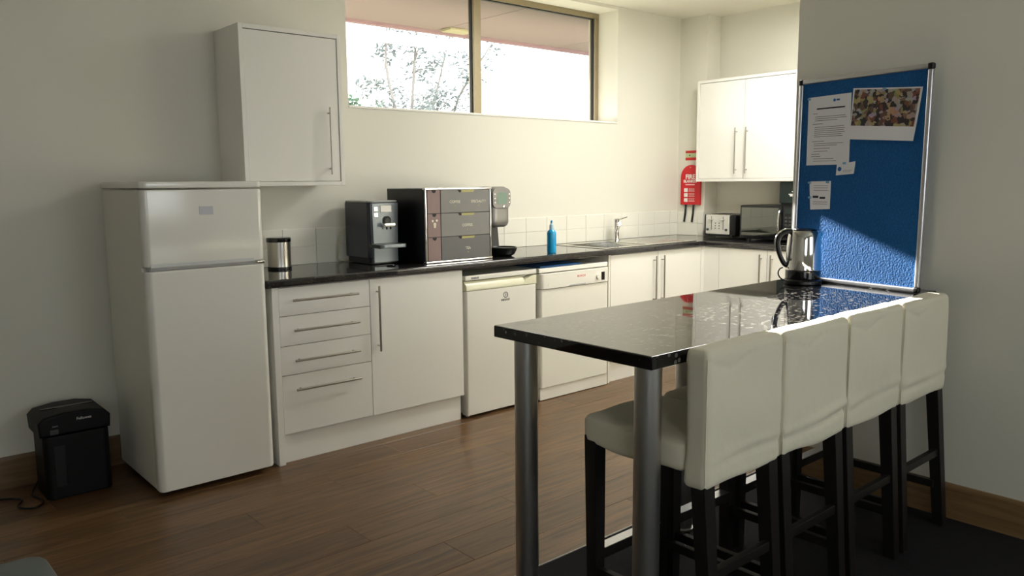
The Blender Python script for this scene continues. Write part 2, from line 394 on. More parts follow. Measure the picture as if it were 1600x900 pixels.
# splashback tiles
def tiles_x(x0, x1, parent):
    me = B().box(0, 0.198, -0.006, 0, 0, 0.098, 0.0012, 1).mesh('tile', 'tile', 30)
    x = x1
    while x > x0 + 0.02:
        w = min(0.2, x - x0)
        for k in range(2):
            if w > 0.19: m = me
            else: m = B().box(0, w - 0.002, -0.006, 0, 0, 0.098, 0.0012, 1).mesh('tile', 'tile', 30)
            o = bpy.data.objects.new('tile', m); COL.objects.link(o); o.location = (x - w, -0.002, 0.911 + 0.1 * k); o.parent = parent
        x -= 0.2
def tiles_y(xf, y0, y1, parent):
    y = y0
    while y > y1 + 0.02:
        w = min(0.2, y - y1)
        for k in range(2):
            o = B().box(xf - 0.008, xf - 0.002, y - w + 0.002, y, 0.911 + .1 * k, 1.009 + .1 * k, 0.0012, 1).obj('tile', 'tile', parent)
        y -= 0.2
bx('grout', 'grout', wall_back, 1.6, XR, -0.003, 0.0, 0.90, 1.112)
bx('grout', 'grout', wall_pillar, XR - .003, XR, -0.265, 0, 0.90, 1.112)
bx('grout', 'grout', wall_right, XR2 - .003, XR2, -1.55, -.265, 0.90, 1.112)
tiles_x(1.6, 5.34 + 0.004, wall_back)
for k in range(2): bx('tile', 'tile', wall_back, 5.346, XR - .009, -0.008, -0.002, 0.911 + .1 * k, 1.009 + .1 * k, bev=0.0012, seg=1)
tiles_y(XR, -0.009, -0.265, wall_pillar)
tiles_y(XR2, -0.268, -1.55, wall_right)

# ================================================================ KITCHEN UNITS
ZC, TH, YD = 0.910, 0.0395, -0.5794
ZU = ZC - TH
# drawer unit
t = thing('drawer_unit', 'white base unit with four handled drawers beside the tall fridge', 'cabinet', (1.87, -0.3, 0))
bx('end_panel', 'white', t, 1.6047, 1.637, YD - .006, -.03, 0.0, ZU, bev=0.0015)
bx('carcass', 'carcass', t, 1.639, 2.137, -.5594, -.03, 0.145, ZU)
zs = [0.866, 0.7275, 0.5815, 0.4375, 0.1455]
hz = [0.805, 0.659, 0.511, 0.367]
for k in range(4):
    d = bx('drawer', 'white', t, 1.6405, 2.1355, YD, -.5604, zs[k + 1] + .0025, zs[k], bev=0.0015)
    bar_handle(d, (1.70, YD - .030, hz[k]), (2.057, YD - .030, hz[k]), (0, -1, 0))
# door unit
t = thing('door_unit', 'white base unit with one wide door left of the small fridge', 'cabinet', (2.44, -0.3, 0))
bx('carcass', 'carcass', t, 2.139, 2.738, -.5594, -.03, 0.145, ZU)
d = bx('door', 'white', t, 2.1385, 2.7390, YD, -.5604, 0.1455, 0.866, bev=0.0015)
bar_handle(d, (2.177, YD - .03, 0.489), (2.177, YD - .03, 0.832), (0, -1, 0))
o = bx('plinth_board', 'white', None, 1.638, 2.7307, -.556, -.538, 0.0, 0.143, bev=0.001)
tag(o, 'white plinth board along the floor under the drawers', 'plinth')
# sink unit
t = thing('sink_unit', 'white base unit with two doors under the sink', 'cabinet', (4.48, -.3, 0))
bx('side_panel', 'carcass', t, 3.962, 3.980, YD, -.03, 0.0, ZU, bev=0.001)
bx('carcass', 'carcass', t, 3.981, 4.985, -.5594, -.54, 0.145, ZU)
for a, c, hx in ((3.9835, 4.4810, 4.428), (4.4845, 4.9830, 4.5175)):
    d = bx('door', 'white', t, a, c, YD, -.5604, 0.1455, 0.866, bev=0.0015)
    bar_handle(d, (hx, YD - .03, 0.50), (hx, YD - .03, 0.836), (0, -1, 0))
tag(bx('plinth_board', 'white', None, 3.981, 5.06, -.556, -.538, 0.0, 0.143, bev=0.001), 'white plinth board under the sink doors', 'plinth')
# corner post and right-hand units
XA = 5.0235
o = B().prism([(4.986, YD), (XA, YD), (XA, -.7105), (XA + .018, -.7105), (XA + .018, YD + .018), (4.986, YD + .018)], 'Z', 0.1455, 0.866).obj('corner_post', 'white')
tag(o, 'white corner post where the two runs of base units meet', 'cabinet post')
t = thing('corner_unit', 'white base unit with door under the toaster and microwave', 'cabinet', (5.3, -0.91, 0))
bx('carcass', 'carcass', t, XA + .02, XR2 - .03, -1.107, -.7125, 0.145, ZU)
d = bx('door', 'white', t, XA, XA + .018, -1.105, -.7125, 0.1455, 0.866, bev=0.0015)
bar_handle(d, (XA - .03, -1.064, 0.50), (XA - .03, -1.064, 0.838), (-1, 0, 0))
t = thing('corner_unit', 'white base unit right of the microwave unit, mostly behind the kettle', 'cabinet', (5.3, -1.31, 0))
bx('carcass', 'carcass', t, XA + .02, XR2 - .03, -1.507, -1.109, 0.145, ZU)
d = bx('door', 'white', t, XA, XA + .018, -1.505, -1.109, 0.1455, 0.866, bev=0.0015)
bar_handle(d, (XA - .03, -1.15, 0.50), (XA - .03, -1.15, 0.838), (-1, 0, 0))
tag(bx('plinth_board', 'white', None, XA + .03, XA + .048, -1.507, -.56, 0.0, 0.143, bev=0.001), 'white plinth board under the right-hand base units', 'plinth')
# worktop (L-shape, cut out for the bowl)
YC = -0.600; XCA = 5.008
SX0, SX1, SY0, SY1 = 3.995, 4.445, -0.525, -0.135
r = 0.012
def nose(sgn, front, back):
    pts = []
    for k in range(7):
        a = PI / 2 * k / 6; pts.append((front + r - r * math.sin(a) if sgn < 0 else front, 0))
    return pts
prof = [(-0.54, ZU), (-0.54, ZC)] + [(YC + r - r * math.sin(PI / 2 * k / 6), ZC - r + r * math.cos(PI / 2 * k / 6)) for k in range(7)] + [(YC + r - r * math.cos(PI / 2 * k / 6), ZU + r - r * math.sin(PI / 2 * k / 6)) for k in range(7)]
b = B().prism(prof, 'X', 1.582, XCA + .06)
profx = [(XCA + .06, ZU), (XCA + .06, ZC)] + [(XCA + r - r * math.sin(PI / 2 * k / 6), ZC - r + r * math.cos(PI / 2 * k / 6)) for k in range(7)] + [(XCA + r - r * math.cos(PI / 2 * k / 6), ZU + r - r * math.sin(PI / 2 * k / 6)) for k in range(7)]
b.prism(profx, 'Y', -1.53, -.59)
b.box(1.582, SX0, -.54, -.009, ZU, ZC); b.box(SX0, SX1, -.54, SY0, ZU, ZC); b.box(SX0, SX1, SY1, -.009, ZU, ZC)
b.box(SX1, XR - .009, -.54, -.009, ZU, ZC); b.box(XCA + .06, XR2 - .009, -1.53, -.54, ZU, ZC); b.box(XR - .009, XR2 - .009, -.54, -.27, ZU, ZC)
tag(b.obj('worktop', 'worktop'), 'black speckled L-shaped worktop running along both walls', 'worktop')
# wall cabinets
def wall_cab(t, x0, x1, yb, yf, z0, z1, rot=False):
    pt = 0.022
    def q(name, material, a0, a1, f0, f1, c0, c1, parent=t, bev=0.0015):
        # a: along the wall, f: depth measured from the wall
        if not rot: return bx(name, material, parent, a0, a1, yb - f0, yb - f1, c0, c1, bev=bev)
        return bx(name, material, parent, yb - f0, yb - f1, a0, a1, c0, c1, bev=bev)
    dep = abs(yf - yb)
    q('side_panel', 'white', x0, x0 + pt, 0.002, dep, z0, z1); q('side_panel', 'white', x1 - pt, x1, 0.002, dep, z0, z1)
    q('top_panel', 'white', x0 + pt, x1 - pt, 0.002, dep, z1 - pt, z1); q('bottom_panel', 'white', x0 + pt, x1 - pt, 0.002, dep, z0, z0 + pt)
    q('back_panel', 'carcass', x0 + pt, x1 - pt, 0.003, 0.012, z0 + pt, z1 - pt)
    return q, dep, pt
ZB, ZT = 1.3476, 2.1258
t = thing('wall_cabinet', 'white single-door wall cabinet above the tall fridge', 'cabinet', (1.9, -.15, ZB))
q, dep, pt = wall_cab(t, 1.624, 2.1726, 0.0, -0.3069, ZB, ZT)
d = q('door', 'white', 1.624 + pt + .002, 2.1726 - pt - .002, dep - .024, dep - .005, ZB + pt + .002, ZT - pt - .003)
bar_handle(d, (2.084, -.335, 1.405), (2.084, -.335, 1.750), (0, -1, 0), r=0.005)
t = thing('wall_cabinet', 'white two-door wall cabinet above the toaster and microwave', 'cabinet', (5.47, -.7, ZB))
q, dep, pt = wall_cab(t, -1.125, -0.267, XR2, 5.328, ZB, ZT, rot=True)
for a, c, hy in ((-.6895, -.291, -.634), (-1.101, -.6925, -.7255)):
    d = q('door', 'white', a, c, dep - .024, dep - .005, ZB + pt + .002, ZT - pt - .003)
    bar_handle(d, (5.300, hy, 1.405), (5.300, hy, 1.750), (-1, 0, 0), r=0.005)

# ================================================================ APPLIANCES
def round_door(x0, x1, yf, yb, z0, z1, r, zr=0.006):
    pts = [(x0, yb)] + [(x0 + r - r * math.cos(PI / 2 * k / 8), yf + r - r * math.sin(PI / 2 * k / 8)) for k in range(9)] + [(x1 - r + r * math.sin(PI / 2 * k / 8), yf + r - r * math.cos(PI / 2 * k / 8)) for k in range(9)] + [(x1, yb)]
    return B().prism(pts, 'Z', z0, z1, bev=zr, seg=2)
# tall fridge freezer
t = thing('fridge_freezer', 'tall white two-door fridge freezer with rounded glossy doors', 'fridge', (1.3, -.33, 0))
FX0, FX1 = 1.036, 1.562
bx('body', 'appliance_side', t, FX0 + .002, FX1 - .002, -.572, -.045, 0.03, 1.338, bev=0.006)
round_door(FX0, FX1, -.632, -.04, 1.343, 1.3724, .028, .007).obj('top_panel', 'appliance', t)
up = round_door(FX0, FX1, -.632, -.576, 1.012, 1.339, 0.028, 0.008).obj('freezer_door', 'appliance', t)
lo = round_door(FX0, FX1, -.632, -.576, 0.028, 0.996, 0.028, 0.008).obj('fridge_door', 'appliance', t)
g = B().prism([(-.576, .997), (-.618, .997), (-.634, 1.012), (-.634, 1.026), (-.627, 1.030), (-.576, 1.030)], 'X', FX0 + .02, 1.508, bev=0.003)
g.obj('handle_grip', 'grip', up)
bx('badge', 'badge', up, 1.273, 1.333, -.6335, -.631, 1.229, 1.265, bev=0.0008)
bx('hinge', 'chrome', t, 1.528, 1.563, -.622, -.598, 0.9975, 1.0105, bev=0.002)
for x in (1.08, 1.52):
    B().cyl((x, -.54, 0), (x, -.54, .032), .016, seg=14).obj('foot', 'black', t)
    B().cyl((x, -.10, 0), (x, -.10, .032), .016, seg=14).obj('foot', 'black', t)
# undercounter fridge
t = thing('undercounter_fridge', 'small white fridge with cream handle band under the worktop', 'fridge', (3.03, -.3, 0))
UX0, UX1 = 2.7563, 3.3056
bx('body', 'appliance_side', t, UX0 + .003, UX1 - .003, -.535, -.05, 0.025, .798, bev=0.004)
o = bx('top_panel', 'appliance', t, UX0, UX1, -.585, -.04, .803, .832, bev=0.006)
for k in range(4): bx('indicator', 'ink', o, 2.80 + .014 * k, 2.810 + .014 * k, -.5858, -.5845, .811, .822)
d = round_door(UX0, UX1, -.585, -.538, 0.016, .742, 0.016, 0.004).obj('door', 'appliance', t)
B().prism([(-.538, .7435), (-.585, .7435), (-.589, .752), (-.585, .775), (-.563, .797), (-.538, .797)], 'X', UX0 + .004, UX1 - .10, bev=0.003).obj('handle_band', 'appliance_cream', d)
B().prism([(UX1 - .10, .7435), (UX1 - .002, .7435), (UX1 - .002, .797), (UX1 - .03, .797), (UX1 - .10, .775)], 'Y', -.587, -.54, bev=0.003).obj('handle_band', 'appliance_cream', d)
lg = B(); lg.lathe([(0.0145, -.0006), (0.0145, .0006), (0.0175, .0006), (0.0175, -.0006), (0.0145, -.0006)], (3.055, -.5858, .698), axis='Y', cap=False)
lg.obj('logo_ring', 'ink_dark', d)
text('logo_letter', 'i', .024, (3.055, -.5858, .698), '-y', 'ink_dark', d, bold=.0006)
text('lettering', 'INDESIT', .017, (3.055, -.5858, .668), '-y', 'ink_dark', d, sx=1.15)
for x in (2.79, 3.27):
    B().cyl((x, -.54, 0), (x, -.54, .028), .012, seg=12).obj('foot', 'appliance_grey', t)
    B().cyl((x, -.10, 0), (x, -.10, .028), .012, seg=12).obj('foot', 'appliance_grey', t)
# dishwasher
t = thing('dishwasher', 'white dishwasher with control strip between small fridge and sink', 'dishwasher', (3.63, -.3, 0))
DX0, DX1, DY = 3.318, 3.938, -.604
bx('body', 'appliance_side', t, DX0 + .004, DX1 - .004, -.545, -.05, 0.0, .797, bev=0.004)
bx('top_panel', 'appliance', t, DX0, DX1, DY + .01, -.04, .802, .831, bev=0.006)
cp = round_door(DX0, DX1, DY - .008, -.55, .703, .798, 0.03, 0.004).obj('control_panel', 'appliance', t)
B().cyl((3.822, DY - .007, .744), (3.822, DY - .022, .744), .017, seg=24, bev=.002).obj('knob', 'appliance', cp)
bx('display', 'black_gloss', cp, 3.857, 3.888, DY - .0095, DY - .006, .718, .772, bev=.001)
text('lettering', 'BOSCH', .019, (3.67, DY - .0084, .762), '-y', 'red_print', cp, sx=1.2)
B().cyl((3.385, DY - .007, .728), (3.385, DY - .010, .728), .010, seg=20).obj('button', 'appliance', cp)
bx('handle_slot', 'appliance_grey', cp, 3.56, 3.71, DY - .0095, DY - .004, .7035, .714, bev=.003)
round_door(DX0 + .002, DX1 - .002, DY, -.55, .082, .700, 0.018, 0.003).obj('door', 'appliance', t)
bx('kick_plate', 'appliance', t, DX0 + .003, DX1 - .003, DY + .008, -.55, .004, .079, bev=.002)
o = B().soft(3.335, 3.70, -.585, -.20, .8325, .8425, .004, cuts=10, amp=.003, freq=14)
tag(o.obj('folded_cloth', 'blue_cloth'), 'blue folded cloth lying on top of the dishwasher', 'cloth')

# sink and tap
t = thing('sink', 'stainless steel sink with drainer set into the black worktop', 'sink', (4.45, -.32, ZC))
b = B(); z0, z1 = ZC + .0005, ZC + .004
b.box(3.96, SX0 + .006, -.56, -.07, z0, z1, .001); b.box(SX0 + .006, SX1 - .006, -.56, SY0 + .006, z0, z1, .001); b.box(SX0 + .006, SX1 - .006, SY1 - .006, -.07, z0, z1, .001)
b.box(SX1 - .006, 4.955, -.56, -.07, z0, z1, .001)
b.obj('rim', 'sink', t)
b = B(); bmz = ZC - .16
b.prism([(SX0 + .008, ZC), (SX0 + .025, bmz), (SX0 + .022, bmz - .002), (SX0 + .005, ZC)], 'Y', SY0 + .005, SY1 - .005)
b.prism([(SX1 - .008, ZC), (SX1 - .025, bmz), (SX1 - .022, bmz - .002), (SX1 - .005, ZC)], 'Y', SY0 + .005, SY1 - .005)
b.box(SX0 + .006, SX1 - .006, SY0 + .005, SY0 + .007, bmz, ZC); b.box(SX0 + .006, SX1 - .006, SY1 - .007, SY1 - .005, bmz, ZC)
b.box(SX0 + .006, SX1 - .006, SY0 + .005, SY1 - .005, bmz - .003, bmz)
b.obj('bowl', 'sink', t)
b = B()
for k in range(7): b.tube([(4.50, -.47 + .05 * k, z1 - .002), (4.92, -.47 + .05 * k, z1 - .002)], .0032, seg=8)
b.obj('drainer_ridges', 'sink', t)
B().lathe([(.03, 0), (.034, .002), (.02, .003), (.012, .001)], (4.22, -.33, bmz + .0005), seg=24).obj('drain', 'chrome', t)
t = thing('mixer_tap', 'chrome single-lever mixer tap standing behind the sink bowl', 'tap', (4.58, -.10, ZC + .004))
B().lathe([(.026, 0), (.026, .006), (.019, .010), (.019, .135), (.021, .140), (.021, .158), (.016, .163)], (4.58, -.10, ZC + .004), seg=24).obj('body', 'chrome', t)
B().tube([(4.58, -.10, .975), (4.535, -.15, 1.005), (4.49, -.20, 1.035)], .0135, seg=14).cyl((4.497, -.193, 1.03), (4.478, -.214, 1.043), .017, seg=16).obj('spout', 'chrome', t)
B().tube([(4.585, -.10, 1.062), (4.62, -.105, 1.072), (4.685, -.11, 1.085)], .0045, seg=10).obj('lever', 'chrome', t)

# soap bottle
t = thing('soap_bottle', 'blue washing-up liquid bottle standing left of the sink', 'bottle', (3.515, -.50, ZC))
P = (3.515, -.50, ZC)
B().lathe([(.026, 0), (.029, .004), (.029, .125), (.026, .138), (.014, .150), (.013, .152)], P, seg=28).obj('bottle_body', 'soap', t)
B().lathe([(.014, .150), (.015, .165), (.012, .180), (.007, .184), (.006, .192)], P, seg=20).obj('cap', 'clear_plastic', t)
B().lathe([(.006, .190), (.007, .198), (.004, .206)], P, seg=16).obj('nozzle', 'soap', t)
# canister
t = thing('canister', 'stainless steel canister with black lid beside the tall fridge', 'canister', (1.862, -.13, ZC))
P = (1.862, -.13, ZC)
B().lathe([(.060, 0), (.062, .002), (.062, .012), (.060, .013)], P, seg=40).obj('base_ring', 'black', t)
B().lathe([(.060, .012), (.060, .145), (.058, .147)], P, seg=40).obj('can_body', 'steel', t)
B().lathe([(.063, .144), (.064, .147), (.064, .162), (.060, .167), (.02, .169)], P, seg=40).obj('lid', 'black_gloss', t)

# espresso machine
t = thing('coffee_machine', 'blue-black espresso machine with silver front and cup tray', 'coffee machine', (2.39, -.2, ZC))
def rrect(x0, x1, y0, y1, r, n=6):
    pts = []
    for cx, cy, a0 in ((x1 - r, y1 - r, 0), (x0 + r, y1 - r, PI / 2), (x0 + r, y0 + r, PI), (x1 - r, y0 + r, 3 * PI / 2)):
        for k in range(n + 1):
            a = a0 + PI / 2 * k / n; pts.append((cx + r * math.cos(a), cy + r * math.sin(a)))
    return pts
B().prism(rrect(2.300, 2.500, -.325, -.045, .028), 'Z', ZC + .035, 1.252, bev=.004).obj('casing', 'black_blue', t)
B().prism(rrect(2.312, 2.490, -.315, -.055, .02), 'Z', ZC + .004, ZC + .035).obj('base', 'black', t)
B().prism(rrect(2.303, 2.497, -.322, -.048, .027), 'Z', 1.252, 1.262, bev=.003).obj('top_cover', 'appliance_grey', t)
fp = B().prism([(2.322, ZC + .012), (2.478, ZC + .012), (2.478, 1.01), (2.484, 1.248), (2.316, 1.248), (2.322, 1.01)], 'Y', -.3325, -.318, bev=.002).obj('front_plate', 'silver_plastic', t)
bx('screen', 'black_gloss', fp, 2.368, 2.440, -.335, -.331, 1.198, 1.236, bev=.001)
for z in (1.205, 1.172): bx('button', 'chrome', fp, 2.326, 2.350, -.3365, -.331, z, z + .024, bev=.002)
B().lathe([(.020, 0), (.024, .004), (.024, .010), (.018, .014), (.01, .012)], (2.408, -.332, 1.152), axis='Y', seg=24).obj('dial_ring', 'brew_dark', fp)
B().prism(rrect(2.368, 2.448, -.372, -.33, .012), 'Z', 1.118, 1.140, bev=.004).obj('brew_head', 'chrome', fp)
for x in (2.395, 2.42): B().cyl((x, -.352, 1.118), (x, -.352, 1.104), .005, seg=10).obj('outlet', 'black', fp)
B().prism(rrect(2.300, 2.460, -.455, -.326, .02), 'Z', 1.008, 1.028, bev=.003).obj('cup_tray', 'silver_plastic', t)
bx('tray_edge', 'black_gloss', t, 2.298, 2.330, -.43, -.326, 1.006, 1.026, bev=.003)
B().tube([(2.30, -.05, 1.10), (2.275, -.035, 1.06), (2.27, -.035, .98), (2.262, -.03, .93), (2.285, -.04, .916), (2.32, -.05, .918)], .0045, seg=8, smooth=2).obj('power_cord', 'cream_cord', t)
# small black spoon rest
o = B().lathe([(.022, 0), (.026, .003), (.024, .006), (.012, .004)], (2.365, -.43, ZC + .0005), seg=20).obj('spoon_rest', 'black_gloss')
tag(o, 'small round black dish in front of the espresso machine', 'dish')

# capsule drawer box
t = thing('drink_dispenser_box', 'black drinks cabinet with three rows of coffee and tea drawers', 'drawer box', (2.785, -.32, ZC))
QX0, QX1, QY = 2.548, 3.024, -.500
bx('casing', 'black', t, QX0 + .004, QX1 - .004, QY + .012, -.115, ZC + .001, 1.326, bev=.003)
bx('top_rail', 'chrome', t, QX0, QX1, QY - .006, QY + .02, 1.318, 1.331, bev=.003)
bx('bottom_rail', 'chrome', t, QX0, QX1, QY - .008, QY + .02, ZC + .001, ZC + .013, bev=.003)
for x in (QX0 + .006, QX1 - .010):
    B().cyl((x, QY, ZC + .013), (x, QY, 1.318), .006, seg=12).obj('post', 'chrome', t)
rows = [(1.188, 1.317), (1.056, 1.186), (.924, 1.054)]
for k, (za, zb) in enumerate(rows):
    d = bx('narrow_drawer', 'pink_drawer', t, 2.566, 2.653, QY - .002, QY + .012, za + .001, zb - .001, bev=.0012)
    B().prism([(2.610 + .014 * math.cos(PI + PI * j / 10), zb - .001 + .016 * math.sin(PI + PI * j / 10)) for j in range(11)], 'Y', QY - .003, QY).obj('finger_notch', 'black_matte', d)
    if k == 1:
        b = B()
        for dx, dz, s in ((-.014, .018, .007), (.014, .020, .007), (0, 0, .010)): b.cyl((2.612 + dx, QY - .0025, 1.128 + dz), (2.612 + dx, QY - .0035, 1.128 + dz), s, seg=12)
        b.prism([(2.605, 1.108), (2.619, 1.108), (2.621, 1.128), (2.603, 1.128)], 'Y', QY - .0035, QY - .0024); b.obj('cup_print', 'cream_print', d)
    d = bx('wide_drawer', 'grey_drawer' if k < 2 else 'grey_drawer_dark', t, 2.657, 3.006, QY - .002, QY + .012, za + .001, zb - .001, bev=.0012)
    B().prism([(2.775, zb - .001), (2.800, zb - .001), (2.800, zb - .014), (2.785, zb - .014)], 'Y', QY - .003, QY).obj('finger_notch', 'black_matte', d)
    B().prism([(2.800, zb - .001), (2.895, zb - .001), (2.888, zb - .014), (2.800, zb - .014)], 'Y', QY - .003, QY).obj('notch_liner', 'olive', d)
    for s, x, z in ([('COFFEE', 2.755, 1.249), ('SPECIALITY', 2.925, 1.249)], [('COFFEE', 2.842, 1.115)], [('TEA', 2.845, .983)])[k]:
        text('lettering', s, .022, (x, QY - .0024, z), '-y', 'cream_print', d)
        B().cyl((x, QY - .002, z - .022), (x, QY - .003, z - .022), .0035, seg=10).obj('dot_print', 'olive', d)
tag(bx('paper_slip', 'paper', None, 2.60, 2.70, -.30, -.22, 1.327, 1.3285), 'white paper slip lying on top of the drinks cabinet', 'paper')

# pod brewer
t = thing('pod_brewer', 'grey capsule drinks brewer with green screen and round drip tray', 'coffee machine', (3.16, -.33, ZC))
hx0, hx1 = 3.082, 3.232
head = B().soft(hx0, hx1, -.435, -.20, 1.085, 1.331, .036, cuts=14).obj('head', 'brew_grey', t)
B().prism(rrect(hx0 + .004, hx1 - .004, 1.20, 1.322, .034), 'Y', -.441, -.42, bev=.005).obj('face_plate', 'brew_grey', head)
B().prism(rrect(3.120, 3.197, 1.226, 1.296, .020), 'Y', -.4425, -.432, bev=.001).obj('screen', 'lcd', head)
for sx in (3.101, 3.215):
    for z in (1.285, 1.26, 1.235): B().lathe([(.006, 0), (.005, .004), (.002, .005)], (sx, -.440, z), axis='Y', seg=12).obj('button', 'chrome', head)
B().lathe([(.009, 0), (.008, .004), (.003, .005)], (3.172, -.440, 1.211), axis='Y', seg=14).obj('button', 'chrome', head)
B().prism([(3.088, 1.09), (3.215, 1.09), (3.228, ZC + .04), (3.082, ZC + .04)], 'Y', -.33, -.16, bev=.006).obj('column', 'brew_dark', t)
B().prism(rrect(3.05, 3.26, -.40, -.14, .04), 'Z', ZC + .001, ZC + .04, bev=.006).obj('foot', 'black', t)
b = B().lathe([(.060, .004), (.074, .012), (.088, .040), (.090, .052), (.084, .055), (.080, .048)], (3.17, -.425, ZC), seg=36); b.lathe([(.055, 0), (.06, .004)], (3.17, -.425, ZC + .0005), seg=36)
b.obj('drip_tray', 'black', t)

# fire blanket and sign on the pillar
t = thing('fire_blanket', 'red fire blanket case hanging on the corner pillar with black straps', 'fire blanket', (XR - .01, -.14, 1.16))
ya, yb2 = -.238, -.044; yc_ = (ya + yb2) / 2; hw = (yb2 - ya) / 2
pts = [(ya, 1.160), (yb2, 1.160)] + [(yc_ + hw * math.cos(PI * k / 16), 1.385 + .098 * math.sin(PI * k / 16)) for k in range(17)]
case = B().prism(pts, 'X', XR - .024, XR - .001, bev=.006).obj('case', 'red', t)
text('lettering', 'FIRE', .052, (XR - .0245, yc_ , 1.385), '-x', 'white_print', case, bold=.0015)
text('lettering', 'BLANKET', .031, (XR - .0245, yc_, 1.350), '-x', 'white_print', case, bold=.0012)
bx('print_line', 'white_print', case, XR - .0247, XR - .0238, -.185, -.095, 1.320, 1.326)
for k, z in enumerate((1.278, 1.238, 1.198)):
    bx('print_panel', 'white_print', case, XR - .0247, XR - .0238, -.118, -.082, z - .014, z + .016)
    for j in range(3): bx('print_line', 'white_print', case, XR - .0247, XR - .0238, -.185, -.128, z + .010 - .010 * j, z + .0125 - .010 * j)
B().cyl((XR - .024, yc_, 1.462), (XR - .026, yc_, 1.462), .004, seg=10).obj('eyelet', 'chrome', case)
for y in (-.095, -.172):
    B().prism([(y - .009, 1.163), (y + .009, 1.163), (y + .014, 1.09), (y + .024, 1.02), (y + .007, 1.018), (y - .004, 1.09)], 'X', XR - .016, XR - .012).obj('strap', 'black_matte', t)
t = thing('fire_blanket_sign', 'small red and white location sign above the fire blanket', 'sign', (XR, -.13, 1.52))
bx('sign_board', 'pale_green', t, XR - .003, XR - .0005, -.20, -.075, 1.520, 1.598)
bx('red_band', 'red_print', t, XR - .0038, XR - .0025, -.20, -.075, 1.578, 1.598); bx('red_band', 'red_print', t, XR - .0038, XR - .0025, -.20, -.075, 1.520, 1.542)
B().cyl((XR - .003, -.115, 1.56), (XR - .0037, -.115, 1.56), .006, seg=12).obj('dot_print', 'ink_dark', t)

# toaster
TX = 5.325
t = thing('toaster', 'silver four-slice toaster with black ends in the worktop corner', 'toaster', (5.44, -.48, ZC))
b = B().prism(rrect(TX + .004, TX + .235, -.612, -.372, .03), 'Z', ZC + .012, ZC + .035); b.obj('base', 'black', t)
bx('casing', 'steel', t, TX + .006, TX + .235, -.590, -.376, ZC + .034, 1.094, bev=.010, seg=3)
fp = bx('front_plate', 'toaster', t, TX, TX + .008, -.590, -.374, ZC + .030, 1.090, bev=.004)
B().soft(TX - .002, TX + .237, -.650, -.585, ZC + .02, 1.094, .022, cuts=8).obj('end_cap', 'black', t)
B().soft(TX + .008, TX + .237, -.378, -.352, ZC + .02, 1.092, .010, cuts=6).obj('end_cap', 'black', t)
for y in (-.428, -.535):
    bx('lever_slot', 'black_matte', fp, TX - .001, TX + .001, y - .002, y + .002, .975, 1.078)
    b = B().box(TX - .020, TX + .001, y - .018, y + .018, 1.046, 1.056, .003); b.obj('lever', 'chrome', fp)
    for dy in (-.040,): pass
for y in (-.464, -.498):
    for z in (.985, 1.005, 1.025): B().cyl((TX, y, z), (TX - .003, y, z), .004, seg=10).obj('button', 'brew_dark', fp)
for y in (-.395, -.565): B().cyl((TX, y, .975), (TX - .010, y, .975), .009, seg=16).obj('dial', 'brew_dark', fp)
for x in (5.385, 5.43, 5.475, 5.52): bx('bread_slot', 'black_matte', t, x - .010, x + .010, -.575, -.395, 1.088, 1.0955)
# microwave
t = thing('microwave', 'black microwave with mirrored door between toaster and partition', 'microwave', (5.42, -.95, ZC))
MX = 5.245
bx('casing', 'black', t, MX + .012, XR2 - .02, -1.215, -.738, ZC + .012, 1.172, bev=.006)
dr = bx('door', 'black_gloss', t, MX - .004, MX + .012, -1.085, -.738, ZC + .016, 1.170, bev=.004)
bx('mirror_glass', 'mirror_dark', dr, MX - .0062, MX - .003, -1.055, -.752, ZC + .040, 1.156, bev=.001)
B().tube([(MX - .004, -1.066, .95), (MX - .026, -1.068, .97), (MX - .032, -1.068, 1.045), (MX - .026, -1.068, 1.12), (MX - .004, -1.066, 1.14)], .006, seg=10, smooth=1).obj('handle', 'chrome', dr)
cp = bx('control_panel', 'black_gloss', t, MX - .004, MX + .012, -1.215, -1.089, ZC + .016, 1.170, bev=.004)
bx('display', 'dark_green', cp, MX - .005, MX - .003, -1.195, -1.105, 1.115, 1.150)
for j in range(4):
    for k in range(3): bx('key', 'brew_dark', cp, MX - .0055, MX - .003, -1.125 - .030 * k, -1.105 - .030 * k, 1.08 - .026 * j, 1.095 - .026 * j, bev=.001)
for x in (MX + .05, XR2 - .06):
    for y in (-1.18, -.78): B().cyl((x, y, ZC), (x, y, ZC + .014), .014, seg=12).obj('foot', 'black', t)
# dark green box on the microwave
t = thing('storage_box', 'dark green box standing on top of the microwave', 'box', (5.45, -1.1, 1.172))
bx('box_body', 'dark_green', t, 5.36, 5.58, -1.24, -.985, 1.186, 1.342, bev=.006)
bx('box_foot', 'black', t, 5.37, 5.57, -1.23, -.995, 1.172, 1.187, bev=.002)
b = B(); 
for y0, y1, z in ((-1.115, -1.085, 1.268), (-1.13, -1.06, 1.248), (-1.12, -1.07, 1.238)): b.box(5.3590, 5.3605, y0, y1, z, z + .007)
b.obj('print_line', 'white_print', t)

# ================================================================ BAR TABLE
ZTB = 0.915
t = thing('bar_table', 'long black polished granite bar table on round steel legs', 'table', (2.46, -2.56, 0))
bx('table_top', 'granite', t, 1.580, XW - .001, -2.874, -2.2458, ZTB - .0375, ZTB, bev=.004, seg=2)
for x, y in ((1.645, -2.325), (1.648, -2.808), (2.47, -2.32)):
    l = B().cyl((x, y, .008), (x, y, ZTB - .0375), .037, seg=40).obj('leg', 'steel_leg', t)
    B().cyl((x, y, .004), (x, y, .014), .043, seg=40, bev=.002).obj('foot_collar', 'steel_leg', l)

